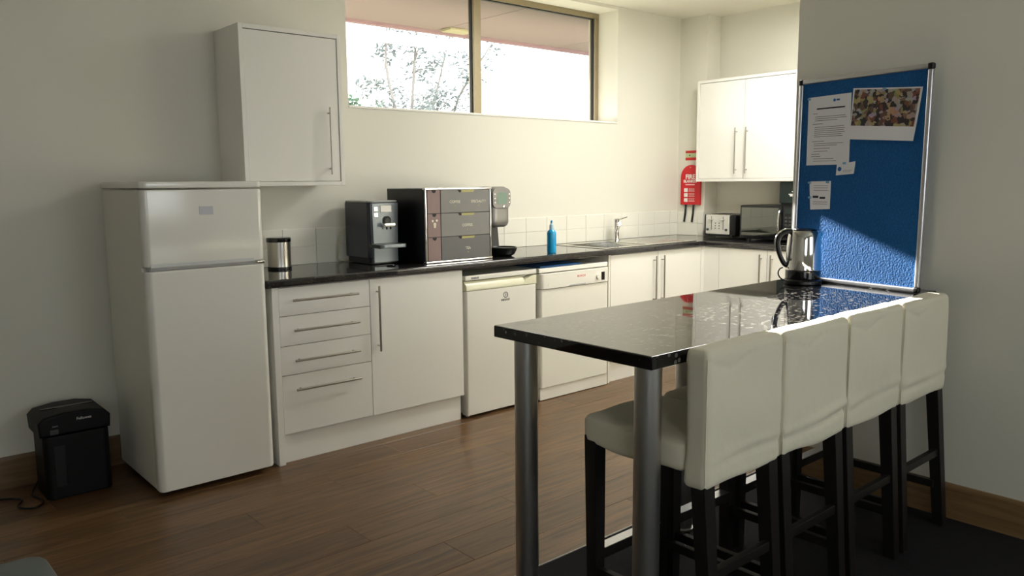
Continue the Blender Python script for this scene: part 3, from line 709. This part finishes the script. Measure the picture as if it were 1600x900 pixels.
# kettle
KX, KY = 3.185, -2.392
t = thing('kettle', 'polished steel electric kettle with black handle and base on the table', 'kettle', (KX, KY, ZTB), 0.0)
B().lathe([(.074, .0), (.077, .004), (.077, .016), (.072, .022)], seg=40).obj('power_base', 'black', t)
B().lathe([(.070, .022), (.0725, .026), (.0725, .058), (.071, .060)], seg=40).obj('lower_band', 'black_gloss', t)
body = B().lathe([(.0705, .060), (.0725, .064), (.0722, .11), (.070, .16), (.066, .200), (.062, .219), (.055, .228)], seg=48).obj('jug_body', 'chrome', t)
B().lathe([(.054, .2275), (.052, .233), (.030, .237), (.006, .238)], seg=32).obj('lid', 'black_gloss', t)
# handle to image-left, spout to image-right (image right = (0.753,-0.658))
rx, ry = 0.753, -0.658
def K(a, z, s=0.0): return (rx * a - ry * s, ry * a + rx * s, z)
b = B().tube([K(-.050, .222), K(-.075, .226), K(-.100, .214), K(-.114, .185), K(-.110, .150), K(-.098, .115), K(-.082, .086), K(-.068, .078)], .0105, seg=12, smooth=2)
b.obj('handle', 'black', t)
B().tube([K(-.060, .2325), K(-.085, .233), K(-.110, .218), K(-.1235, .187), K(-.121, .140)], .0045, seg=8, smooth=2).obj('handle_trim', 'chrome', t)
sp = bmesh.new()
vs_ = [sp.verts.new(v) for v in (K(.054, .221, .026), K(.054, .221, -.026), K(.082, .225, .005), K(.082, .225, -.005), K(.066, .160, .004), K(.066, .160, -.004))]
for f in ((0, 1, 3, 2), (0, 2, 4), (1, 5, 3), (2, 3, 5, 4), (0, 4, 5, 1)): sp.faces.new([vs_[i] for i in f])
B().join(sp).obj('spout', 'chrome', t, smooth=20)
b = B().tube([K(-.07, .012), K(-.095, .022), K(-.108, .045), K(-.100, .066), K(-.086, .070)], .003, seg=8, smooth=2); b.obj('power_cord', 'black', t)

# ================================================================ NOTICEBOARD
ang, lean = math.radians(10.0), math.radians(0.8)
BW, BH = 0.610, 0.872
O = Vector((3.320, -2.262, ZTB + .001))
a_ = Vector((-math.sin(ang), -math.cos(ang), 0)); n_ = Vector((-math.cos(ang), math.sin(ang), 0))
# local frame: X = along the board to the right, Z = up the board, -Y = out of the board
ub = (Vector((0, 0, 1)) * math.cos(lean) - n_ * math.sin(lean)); yb_ = ub.cross(a_)
rotm = Matrix((a_, yb_, ub)).transposed()
BROT = tuple(rotm.to_euler())
t = thing('noticeboard', 'blue felt noticeboard in a silver frame leaning on the wall', 'noticeboard', O, BROT)
bx('felt_panel', 'felt', t, .012, BW - .012, .001, .009, .012, BH - .012)
fr = .020
for nm, args in (('frame_rail', (0, BW, -.008, .011, BH - fr, BH)), ('frame_rail', (0, BW, -.008, .011, 0, fr)), ('frame_rail', (0, fr, -.008, .011, fr, BH - fr)), ('frame_rail', (BW - fr, BW, -.008, .011, fr, BH - fr))):
    bx(nm, 'alu', t, *args, bev=.006, seg=3)
for x in (0, BW):
    for z in (0, BH):
        sx = 1 if x == 0 else -1; sz = 1 if z == 0 else -1
        bx('corner_cap', 'black', t, x - sx * .002, x + sx * .023, -.010, .0125, z - sz * .002 * (0 if z == 0 else 1), z + sz * .023, bev=.007, seg=3)
def pinned(name, label, cat, corners, curl=0.0, m='paper'):
    # a sheet hung a few millimetres in front of the felt; corners TL TR BR BL in board coordinates
    e = thing(name, label, cat, O, BROT)
    me = bmesh.new(); N = 10; g = []
    TL, TR, BR, BL = corners
    for j in range(N + 1):
        v = j / N; rowv = []
        for i in range(N + 1):
            u = i / N
            x = (TL[0] * (1 - u) + TR[0] * u) * (1 - v) + (BL[0] * (1 - u) + BR[0] * u) * v
            z = (TL[1] * (1 - u) + TR[1] * u) * (1 - v) + (BL[1] * (1 - u) + BR[1] * u) * v
            y = -.0012 - curl * (v ** 2) * (0.3 + 0.7 * u)
            rowv.append((x, y, z))
        g.append(rowv)
    fv = [[me.verts.new(p) for p in r_] for r_ in g]; bv = [[me.verts.new((p[0], p[1] + .0005, p[2])) for p in r_] for r_ in g]
    for j in range(N):
        for i in range(N):
            me.faces.new((fv[j][i], fv[j + 1][i], fv[j + 1][i + 1], fv[j][i + 1])); me.faces.new((bv[j][i], bv[j][i + 1], bv[j + 1][i + 1], bv[j + 1][i]))
    for j in range(N):
        me.faces.new((fv[j][0], bv[j][0], bv[j + 1][0], fv[j + 1][0])); me.faces.new((fv[j][N], fv[j + 1][N], bv[j + 1][N], bv[j][N]))
    for i in range(N):
        me.faces.new((fv[0][i], fv[0][i + 1], bv[0][i + 1], bv[0][i])); me.faces.new((fv[N][i], bv[N][i], bv[N][i + 1], fv[N][i + 1]))
    B().join(me).obj('sheet', m, e)
    return e
# A4 letter
e = pinned('printed_letter', 'white printed letter pinned on the left of the noticeboard', 'paper', ((.050, .793), (.262, .796), (.268, .503), (.054, .503)))
b = B(); rl = random.Random(3)
def line(x0, x1, z, h): b.box(x0, x1, -.0016, -.0011, z - h / 2, z + h / 2)
line(.095, .235, .742, .006)
b.obj('heading_print', 'ink_dark', e)
b = B()
for z, x1 in ((.722, .10), (.708, .24), (.700, .245), (.692, .20), (.678, .13), (.664, .235), (.656, .24), (.648, .235), (.640, .24), (.632, .225), (.624, .23), (.604, .14), (.594, .235), (.586, .205), (.574, .17), (.562, .16), (.550, .12), (.540, .125), (.530, .19), (.520, .205)):
    line(.088 if x1 > .15 else .078, x1, z, .0022)
b.obj('text_print', 'ink', e)
b = B(); b.cyl((.182, -.0011, .773), (.182, -.0017, .773), .0065, seg=14); b.box(.192, .208, -.0017, -.0011, .770, .777); b.obj('logo_print', 'blue_ink', e)
# photo collage
cm_ = mat('photo_print', (120, 90, 80), 0.45); nt = cm_.node_tree; pb = nt.nodes['Principled BSDF']
tc = nt.nodes.new('ShaderNodeTexCoord'); vo = nt.nodes.new('ShaderNodeTexVoronoi'); vo.inputs['Scale'].default_value = 60; vo.inputs['Randomness'].default_value = 0.9
no = nt.nodes.new('ShaderNodeTexNoise'); no.inputs['Scale'].default_value = 30; no.inputs['Detail'].default_value = 6
nt.links.new(tc.outputs['Object'], no.inputs['Vector'])
ax = nt.nodes.new('ShaderNodeMix'); ax.data_type = 'RGBA'; ax.inputs[0].default_value = 0.04
nt.links.new(tc.outputs['Object'], ax.inputs[6]); nt.links.new(no.outputs['Color'], ax.inputs[7]); nt.links.new(ax.outputs[2], vo.inputs['Vector'])
sp_ = nt.nodes.new('ShaderNodeSeparateColor'); nt.links.new(vo.outputs['Color'], sp_.inputs[0])
rp = nt.nodes.new('ShaderNodeValToRGB'); rp.color_ramp.interpolation = 'CONSTANT'
cols = [(44, 30, 34), (196, 176, 168), (60, 44, 40), (206, 176, 128), (150, 110, 92), (34, 30, 34), (196, 186, 196), (140, 78, 60), (110, 78, 64), (170, 164, 104), (200, 190, 186)]
el = rp.color_ramp.elements
while len(el) < len(cols): el.new(0.5)
for k, c in enumerate(cols): el[k].position = k / len(cols); el[k].color = lin(tuple(v * .8 for v in c))
nt.links.new(sp_.outputs[0], rp.inputs[0])
m2 = nt.nodes.new('ShaderNodeMix'); m2.data_type = 'RGBA'; m2.blend_type = 'OVERLAY'; m2.inputs[0].default_value = 0.5
nt.links.new(rp.outputs[0], m2.inputs[6]); nt.links.new(no.outputs['Color'], m2.inputs[7]); nt.links.new(m2.outputs[2], pb.inputs['Base Color'])
M['photo'] = cm_
e = pinned('photo_collage_sheet', 'white sheet with colour photo collage pinned at top of the noticeboard', 'poster', ((.270, .812), (.572, .788), (.552, .585), (.264, .606)), curl=.010)
px = bmesh.new(); N = 8
TL, TR, BR, BL = (.278, .806), (.563, .783), (.548, .640), (.269, .661)
gv = []
for j in range(N + 1):
    v = j / N; rr = []
    for i in range(N + 1):
        u = i / N
        x = (TL[0] * (1 - u) + TR[0] * u) * (1 - v) + (BL[0] * (1 - u) + BR[0] * u) * v
        z = (TL[1] * (1 - u) + TR[1] * u) * (1 - v) + (BL[1] * (1 - u) + BR[1] * u) * v
        vv = .03 + v * .70; uu = .02 + u * .96
        rr.append(px.verts.new((x, -.0018 - .010 * vv ** 2 * (.3 + .7 * uu), z)))
    gv.append(rr)
for j in range(N):
    for i in range(N): px.faces.new((gv[j][i], gv[j + 1][i], gv[j + 1][i + 1], gv[j][i + 1]))
B().join(px).obj('photo_print', 'photo', e)
e = pinned('business_card', 'small white card with blue logo pinned below the letter', 'card', ((.210, .503), (.298, .515), (.296, .464), (.208, .458)), curl=.004)
b = B().cyl((.225, -.0014, .484), (.225, -.0032, .484), .009, seg=16); b.obj('logo_print', 'blue_ink', e)
b = B(); b.box(.242, .285, -.0036, -.0020, .478, .4795); b.box(.242, .280, -.0042, -.0024, .472, .4735); b.obj('text_print', 'ink', e)
e = pinned('small_note', 'small white notice with three pins low on the left of the noticeboard', 'paper', ((.075, .433), (.185, .435), (.186, .316), (.086, .311)))
b = B()
for z in (.415, .405, .395, .345, .336): b.box(.098, .172, -.0017, -.0011, z - .001, z + .001)
b.obj('text_print', 'ink', e)
b = B().box(.096, .125, -.0017, -.0011, .362, .372); b.box(.132, .160, -.0017, -.0011, .358, .367); b.obj('picture_print', 'ink_dark', e)
pins = [(.058, .786, 'pin in the top left corner of the printed letter'), (.415, .796, 'pin at the top middle of the photo collage sheet'), (.250, .508, 'pin holding the small card below the letter'), (.080, .428, 'pin in the top left corner of the small notice'), (.172, .430, 'pin in the top right corner of the small notice'), (.085, .364, 'pin on the left edge of the small notice halfway down')]
for x, z, lb in pins:
    e = thing('push_pin', 'pale blue ' + lb, 'pin', O, BROT, 'push pins on the noticeboard')
    B().lathe([(.0055, .0015), (.0055, .0035), (.0032, .005), (.0032, .009), (.0048, .011), (.0048, .013), (.002, .0135)], (x, 0, z), axis='Y', seg=14).obj('pin_head', 'pin', e)

# ================================================================ BAR STOOLS
stool_labels = ['cream slipcovered bar stool at the free end of the table, seat fully visible', 'cream slipcovered bar stool, second from the free end of the table', 'cream slipcovered bar stool, third from the free end of the table', 'cream slipcovered bar stool nearest the wall with the noticeboard']
for i, (x0, SW) in enumerate(((1.700, .368), (2.080, .378), (2.472, .386), (2.874, .386))):
    x1 = x0 + SW; xc = (x0 + x1) / 2
    t = thing('bar_stool', stool_labels[i], 'bar stool', (xc, -2.73, .004), group='bar stools along the table')
    sd = 3.1 + i * 5.7
    YB0, YB1 = -2.960, -2.884     # rear and front of the backrest
    def warp_back(w, x0=x0, x1=x1, sd=sd, i=i, SW=SW):
        h = (w.z - .55) / .37
        w.y += -.004 * math.sin(h * 3.0)
        # gathered fold running across above the hem
        zf = .628 + (.004, .034, .012, .022)[i] * (u_ := (w.x - x0) / SW) + .007 * math.sin(9 * w.x + sd) - (0, .006, -.012, .004)[i]
        af = (.5, 1.25, .7, .8)[i] * (.35 + .65 * abs(math.sin(2.2 * u_ + sd)))
        w.y -= .006 * af * math.exp(-((w.z - zf) / .013) ** 2)
        w.y += .007 * af * math.exp(-((w.z - zf + .024) / .010) ** 2)
        # sagging crease under the top edge, soft diagonal drags over the panel
        u = (w.x - x0) / SW
        w.y += .004 * math.exp(-((w.z - (.893 - .03 * max(0.0, 1 - abs(u - .28) / .28))) / .006) ** 2) * (1 if u < .6 else 0.3)
        w.y -= .0025 * math.sin(26 * (w.z + .35 * w.x) + sd) * math.sin(PI * u)
        if w.z < .58:
            k = (.58 - w.z) / .04
            w.z += .004 * k * math.sin(20 * w.x + sd)
        return w
    bk = B().soft(x0, x1, YB0, YB1, .545, .924, .020, cuts=40, amp=.004, freq=8, seed=sd, warp=warp_back).obj('backrest_cover', 'cover', t, smooth=60)
    for xs in (x0 + .0045, x1 - .0045):
        B().tube([(xs, YB0 + .0045, .56), (xs, YB0 + .0045, .7), (xs, YB0 + .0045, .9)], .002, seg=6).obj('seam', 'cover', bk)
    def warp_seat(w, x0=x0, sd=sd):
        if w.z > .63: w.z += .006 * math.sin(PI * (w.x - x0) / SW)
        if w.z < .60: w.z += .004 * math.sin(18 * (w.x + w.y) + sd)
        return w
    B().soft(x0 + .003, x1 - .003, -2.885, -2.512, .570, .662, .022, cuts=16, amp=.005, freq=9, seed=sd + 2, warp=warp_seat).obj('seat_cover', 'cover', t, smooth=60)
    lw = .047
    def leg(xa, ya, xb, yb, ztop, taper=.8):
        t_ = bmesh.new(); h = lw / 2
        top = [t_.verts.new((xa + sx * h, ya + sy * h, ztop)) for sx, sy in ((-1, -1), (1, -1), (1, 1), (-1, 1))]
        bot = [t_.verts.new((xb + sx * h * taper, yb + sy * h * taper, .004)) for sx, sy in ((-1, -1), (1, -1), (1, 1), (-1, 1))]
        t_.faces.new(top); t_.faces.new(list(reversed(bot)))
        for k in range(4): t_.faces.new((top[k], bot[k], bot[(k + 1) % 4], top[(k + 1) % 4]))
        bmesh.ops.bevel(t_, geom=list(t_.edges), offset=.003, segments=2, profile=.5, affect='EDGES')
        return B().join(t_).obj('leg', 'dark_wood', t)
    xl, xr = x0 + .029, x1 - .029
    for x in (xl, xr):
        leg(x, -2.541, x, -2.548, .60); leg(x, -2.928, x + (.022 if i == 3 and x == xr else 0), -2.975, .60, .85)
    bx('stretcher', 'dark_wood', t, xl, xr, -2.565, -2.535, .205, .240, bev=.003)
    fr_ = bx('foot_plate', 'alu', t, xl + .02, xr - .02, -2.568, -2.532, .240, .2425)
    bx('stretcher', 'dark_wood', t, xl, xr, -2.965, -2.945, .285, .315, bev=.003)
    for x in (xl, xr): bx('stretcher', 'dark_wood', t, x - .011, x + .011, -2.955, -2.545, .155, .185, bev=.003)

# ================================================================ LEFT OF THE FRIDGE
t = thing('paper_shredder', 'black paper shredder standing on the floor left of the fridge', 'shredder', (.79, -.2, 0))
HX0, HX1 = .650, .930
pts = rrect(HX0 + .02, HX1 - .01, -.330, -.105, .03)
bn = B().prism(rrect(HX0 + .012, HX1 - .003, -.326, -.105, .03), 'Z', .004, .285, bev=.006).obj('bin', 'shredder_black', t)
bx('bin_window', 'black', bn, .70, .745, -.3285, -.324, .06, .24, bev=.002)
hd = B().prism([(HX0, .288), (HX1, .288), (HX1 + .004, .345), (HX1 - .02, .372), (HX1 - .09, .386), (HX0 + .10, .386), (HX0 + .02, .374), (HX0 - .004, .350)], 'Y', -.335, -.095, bev=.012, seg=3).obj('cutter_head', 'shredder_black', t)
bx('feed_slot', 'black_gloss', hd, HX0 + .03, HX1 - .04, -.225, -.205, .3835, .3868)
text('lettering', 'Fellowes', .017, (.825, -.3357, .350), '-y', 'white_print', hd)
bx('label_print', 'ink', hd, .700, .722, -.3362, -.334, .330, .334); bx('switch', 'brew_dark', hd, .690, .722, -.340, -.332, .297, .318, bev=.002)
B().tube([(.67, -.13, .05), (.64, -.14, .008), (.62, -.20, .0055), (.66, -.31, .0055), (.60, -.38, .0055), (.54, -.30, .0055), (.60, -.22, .0055), (.50, -.14, .0055), (.30, -.10, .0055)], .0045, seg=8, smooth=3).obj('power_cord', 'black', t)
t = thing('low_seat', 'dark grey padded seat corner at the bottom left edge', 'seat', (.06, -2.15, 0))
B().soft(-.28, .392, -2.55, -1.79, .28, .405, .04, cuts=14, amp=.004, freq=5).obj('cushion', 'grey_seat', t)
bx('seat_base', 'black_matte', t, -.24, .35, -2.50, -1.83, .08, .285, bev=.01)
for x in (-.2, .31):
    for y in (-2.46, -1.87): B().cyl((x, y, 0.0 if y > CARPET_Y else .004), (x, y, .085), .018, seg=14).obj('leg', 'black', t)

# ceiling lamp housing above the kitchen aisle
t = thing('ceiling_lamp', 'white rectangular ceiling lamp over the kitchen aisle', 'lamp', (4.25, -1.45, H))
b = B()
for a in ((3.68, 4.82, -1.72, -1.70), (3.68, 4.82, -1.20, -1.18), (3.68, 3.70, -1.70, -1.20), (4.80, 4.82, -1.70, -1.20)): b.box(*a, H - .055, H, .003)
b.obj('lamp_frame', 'lamp_diffuser', t); bx('back_plate', 'lamp_diffuser', t, 3.70, 4.80, -1.70, -1.20, H - .012, H)

# ================================================================ OUTDOORS
structure(B().box(-60, 80, WT, 120, -.5, -.3).obj('ground', 'ground'), 'ground outside the kitchen window')
t = thing('roof_eave', 'beige roof overhang with pink edge seen through the kitchen window', 'roof', (4, .9, 2.6))
for k in range(9):
    xa = -1.5 + 1.4 * k
    bx('soffit_panel', 'soffit', t, xa + .004, xa + 1.396, WT, 1.48, 2.620, 2.640, bev=.002, seg=1)
bx('roof_deck', 'soffit', t, -1.5, 11.1, WT, 1.52, 2.642, 2.83)
bx('fascia', 'fascia', t, -1.5, 11.1, 1.48, 1.52, 2.592, 2.83, bev=.004)
t = bx('soffit_plate', 'yellow', None, 4.09, 4.33, 1.28, 1.42, 2.598, 2.6195, bev=.004)
tag(t, 'pale yellow plate under the roof overhang seen through the left pane', 'light fitting')
def leaf_cloud(b, c, rad, n, rng, ln, wd):
    for _ in range(n):
        while True:
            p = Vector((rng.uniform(-1, 1), rng.uniform(-1, 1), rng.uniform(-1, 1)))
            if p.length < 1: break
        p = Vector(c) + Vector((p.x * rad[0], p.y * rad[1], p.z * rad[2]))
        d = Vector((rng.uniform(-.6, .6), rng.uniform(-.6, .6), rng.uniform(-1, .4))).normalized(); s = d.orthogonal().normalized()
        L = ln * rng.uniform(.7, 1.3); W = wd * rng.uniform(.7, 1.3)
        vs2 = [b.bm.verts.new(q) for q in (p, p + d * L * .5 + s * W, p + d * L, p + d * L * .5 - s * W)]
        b.bm.faces.new(vs2)
def gum(label, base, stems, seed):
    rng = random.Random(seed); t = thing('gum_tree', label, 'tree', base, group='gum trees outside the window')
    for st in stems:
        B().tube(st, (.035, .012), seg=7, smooth=2).obj('stem', 'bark', t)
    b = B(); twigs = []
    for st in stems:
        for _ in range(17):
            k = rng.uniform(.25, 1.0) * (len(st) - 1); i = min(int(k), len(st) - 2); p = Vector(st[i]).lerp(Vector(st[i + 1]), k - i)
            p += Vector((rng.uniform(-.35, .35), rng.uniform(-.3, .3), rng.uniform(-.2, .35)))
            leaf_cloud(b, p, (.17, .17, .17), 46, rng, .12, .019)
            twigs.append((Vector(st[i]).lerp(Vector(st[i + 1]), max(0, k - i - .15)), p))
    o = b.obj('foliage', 'leaf', t, smooth=0); o['kind'] = 'stuff'
    b = B()
    for a, c in twigs: b.tube([a, (a + c) / 2 + Vector((0, 0, -.04)), c], (.008, .004), seg=5)
    b.obj('twigs', 'bark', t)['kind'] = 'stuff'
gum('slender pale gum tree with two leaning stems in the left pane', (7.0, 6.0, -.3), [[(6.9, 6, -.3), (6.75, 6, 1.6), (6.62, 6, 2.4), (6.45, 6, 3.0), (6.5, 6, 3.6)], [(6.9, 6, -.3), (6.85, 6, 2.0), (6.95, 6, 3.0), (7.05, 6, 3.9)]], 5)
gum('slender pale gum tree with forked stems beside the window mullion', (8.35, 7.6, -.3), [[(8.35, 7.6, -.3), (8.35, 7.6, 2.4), (8.65, 7.6, 3.4), (8.95, 7.6, 4.3)], [(8.35, 7.6, -.3), (8.8, 7.6, 2.6), (9.3, 7.6, 3.3), (9.8, 7.6, 3.9)]], 9)
def bush(label, c, rad, seed):
    rng = random.Random(seed); t = thing('bush', label, 'bush', (c[0], c[1], -.3), group='bushes outside the window')
    B().tube([(c[0], c[1], -.3), (c[0] + .05, c[1], c[2] - .2), (c[0], c[1], c[2] + .1)], (.05, .02), seg=7).obj('stem', 'bark', t)
    b = B(); leaf_cloud(b, c, rad, 1500, rng, .10, .028); o = b.obj('foliage', 'bush', t, smooth=0); o['kind'] = 'stuff'
bush('green bush at the lower left of the window beside the wall cabinet', (7.02, 8.0, 2.1), (.24, .3, .78), 3)
bush('smaller green bush right of the first in the left window pane', (7.60, 8.0, 2.08), (.24, .3, .72), 4)
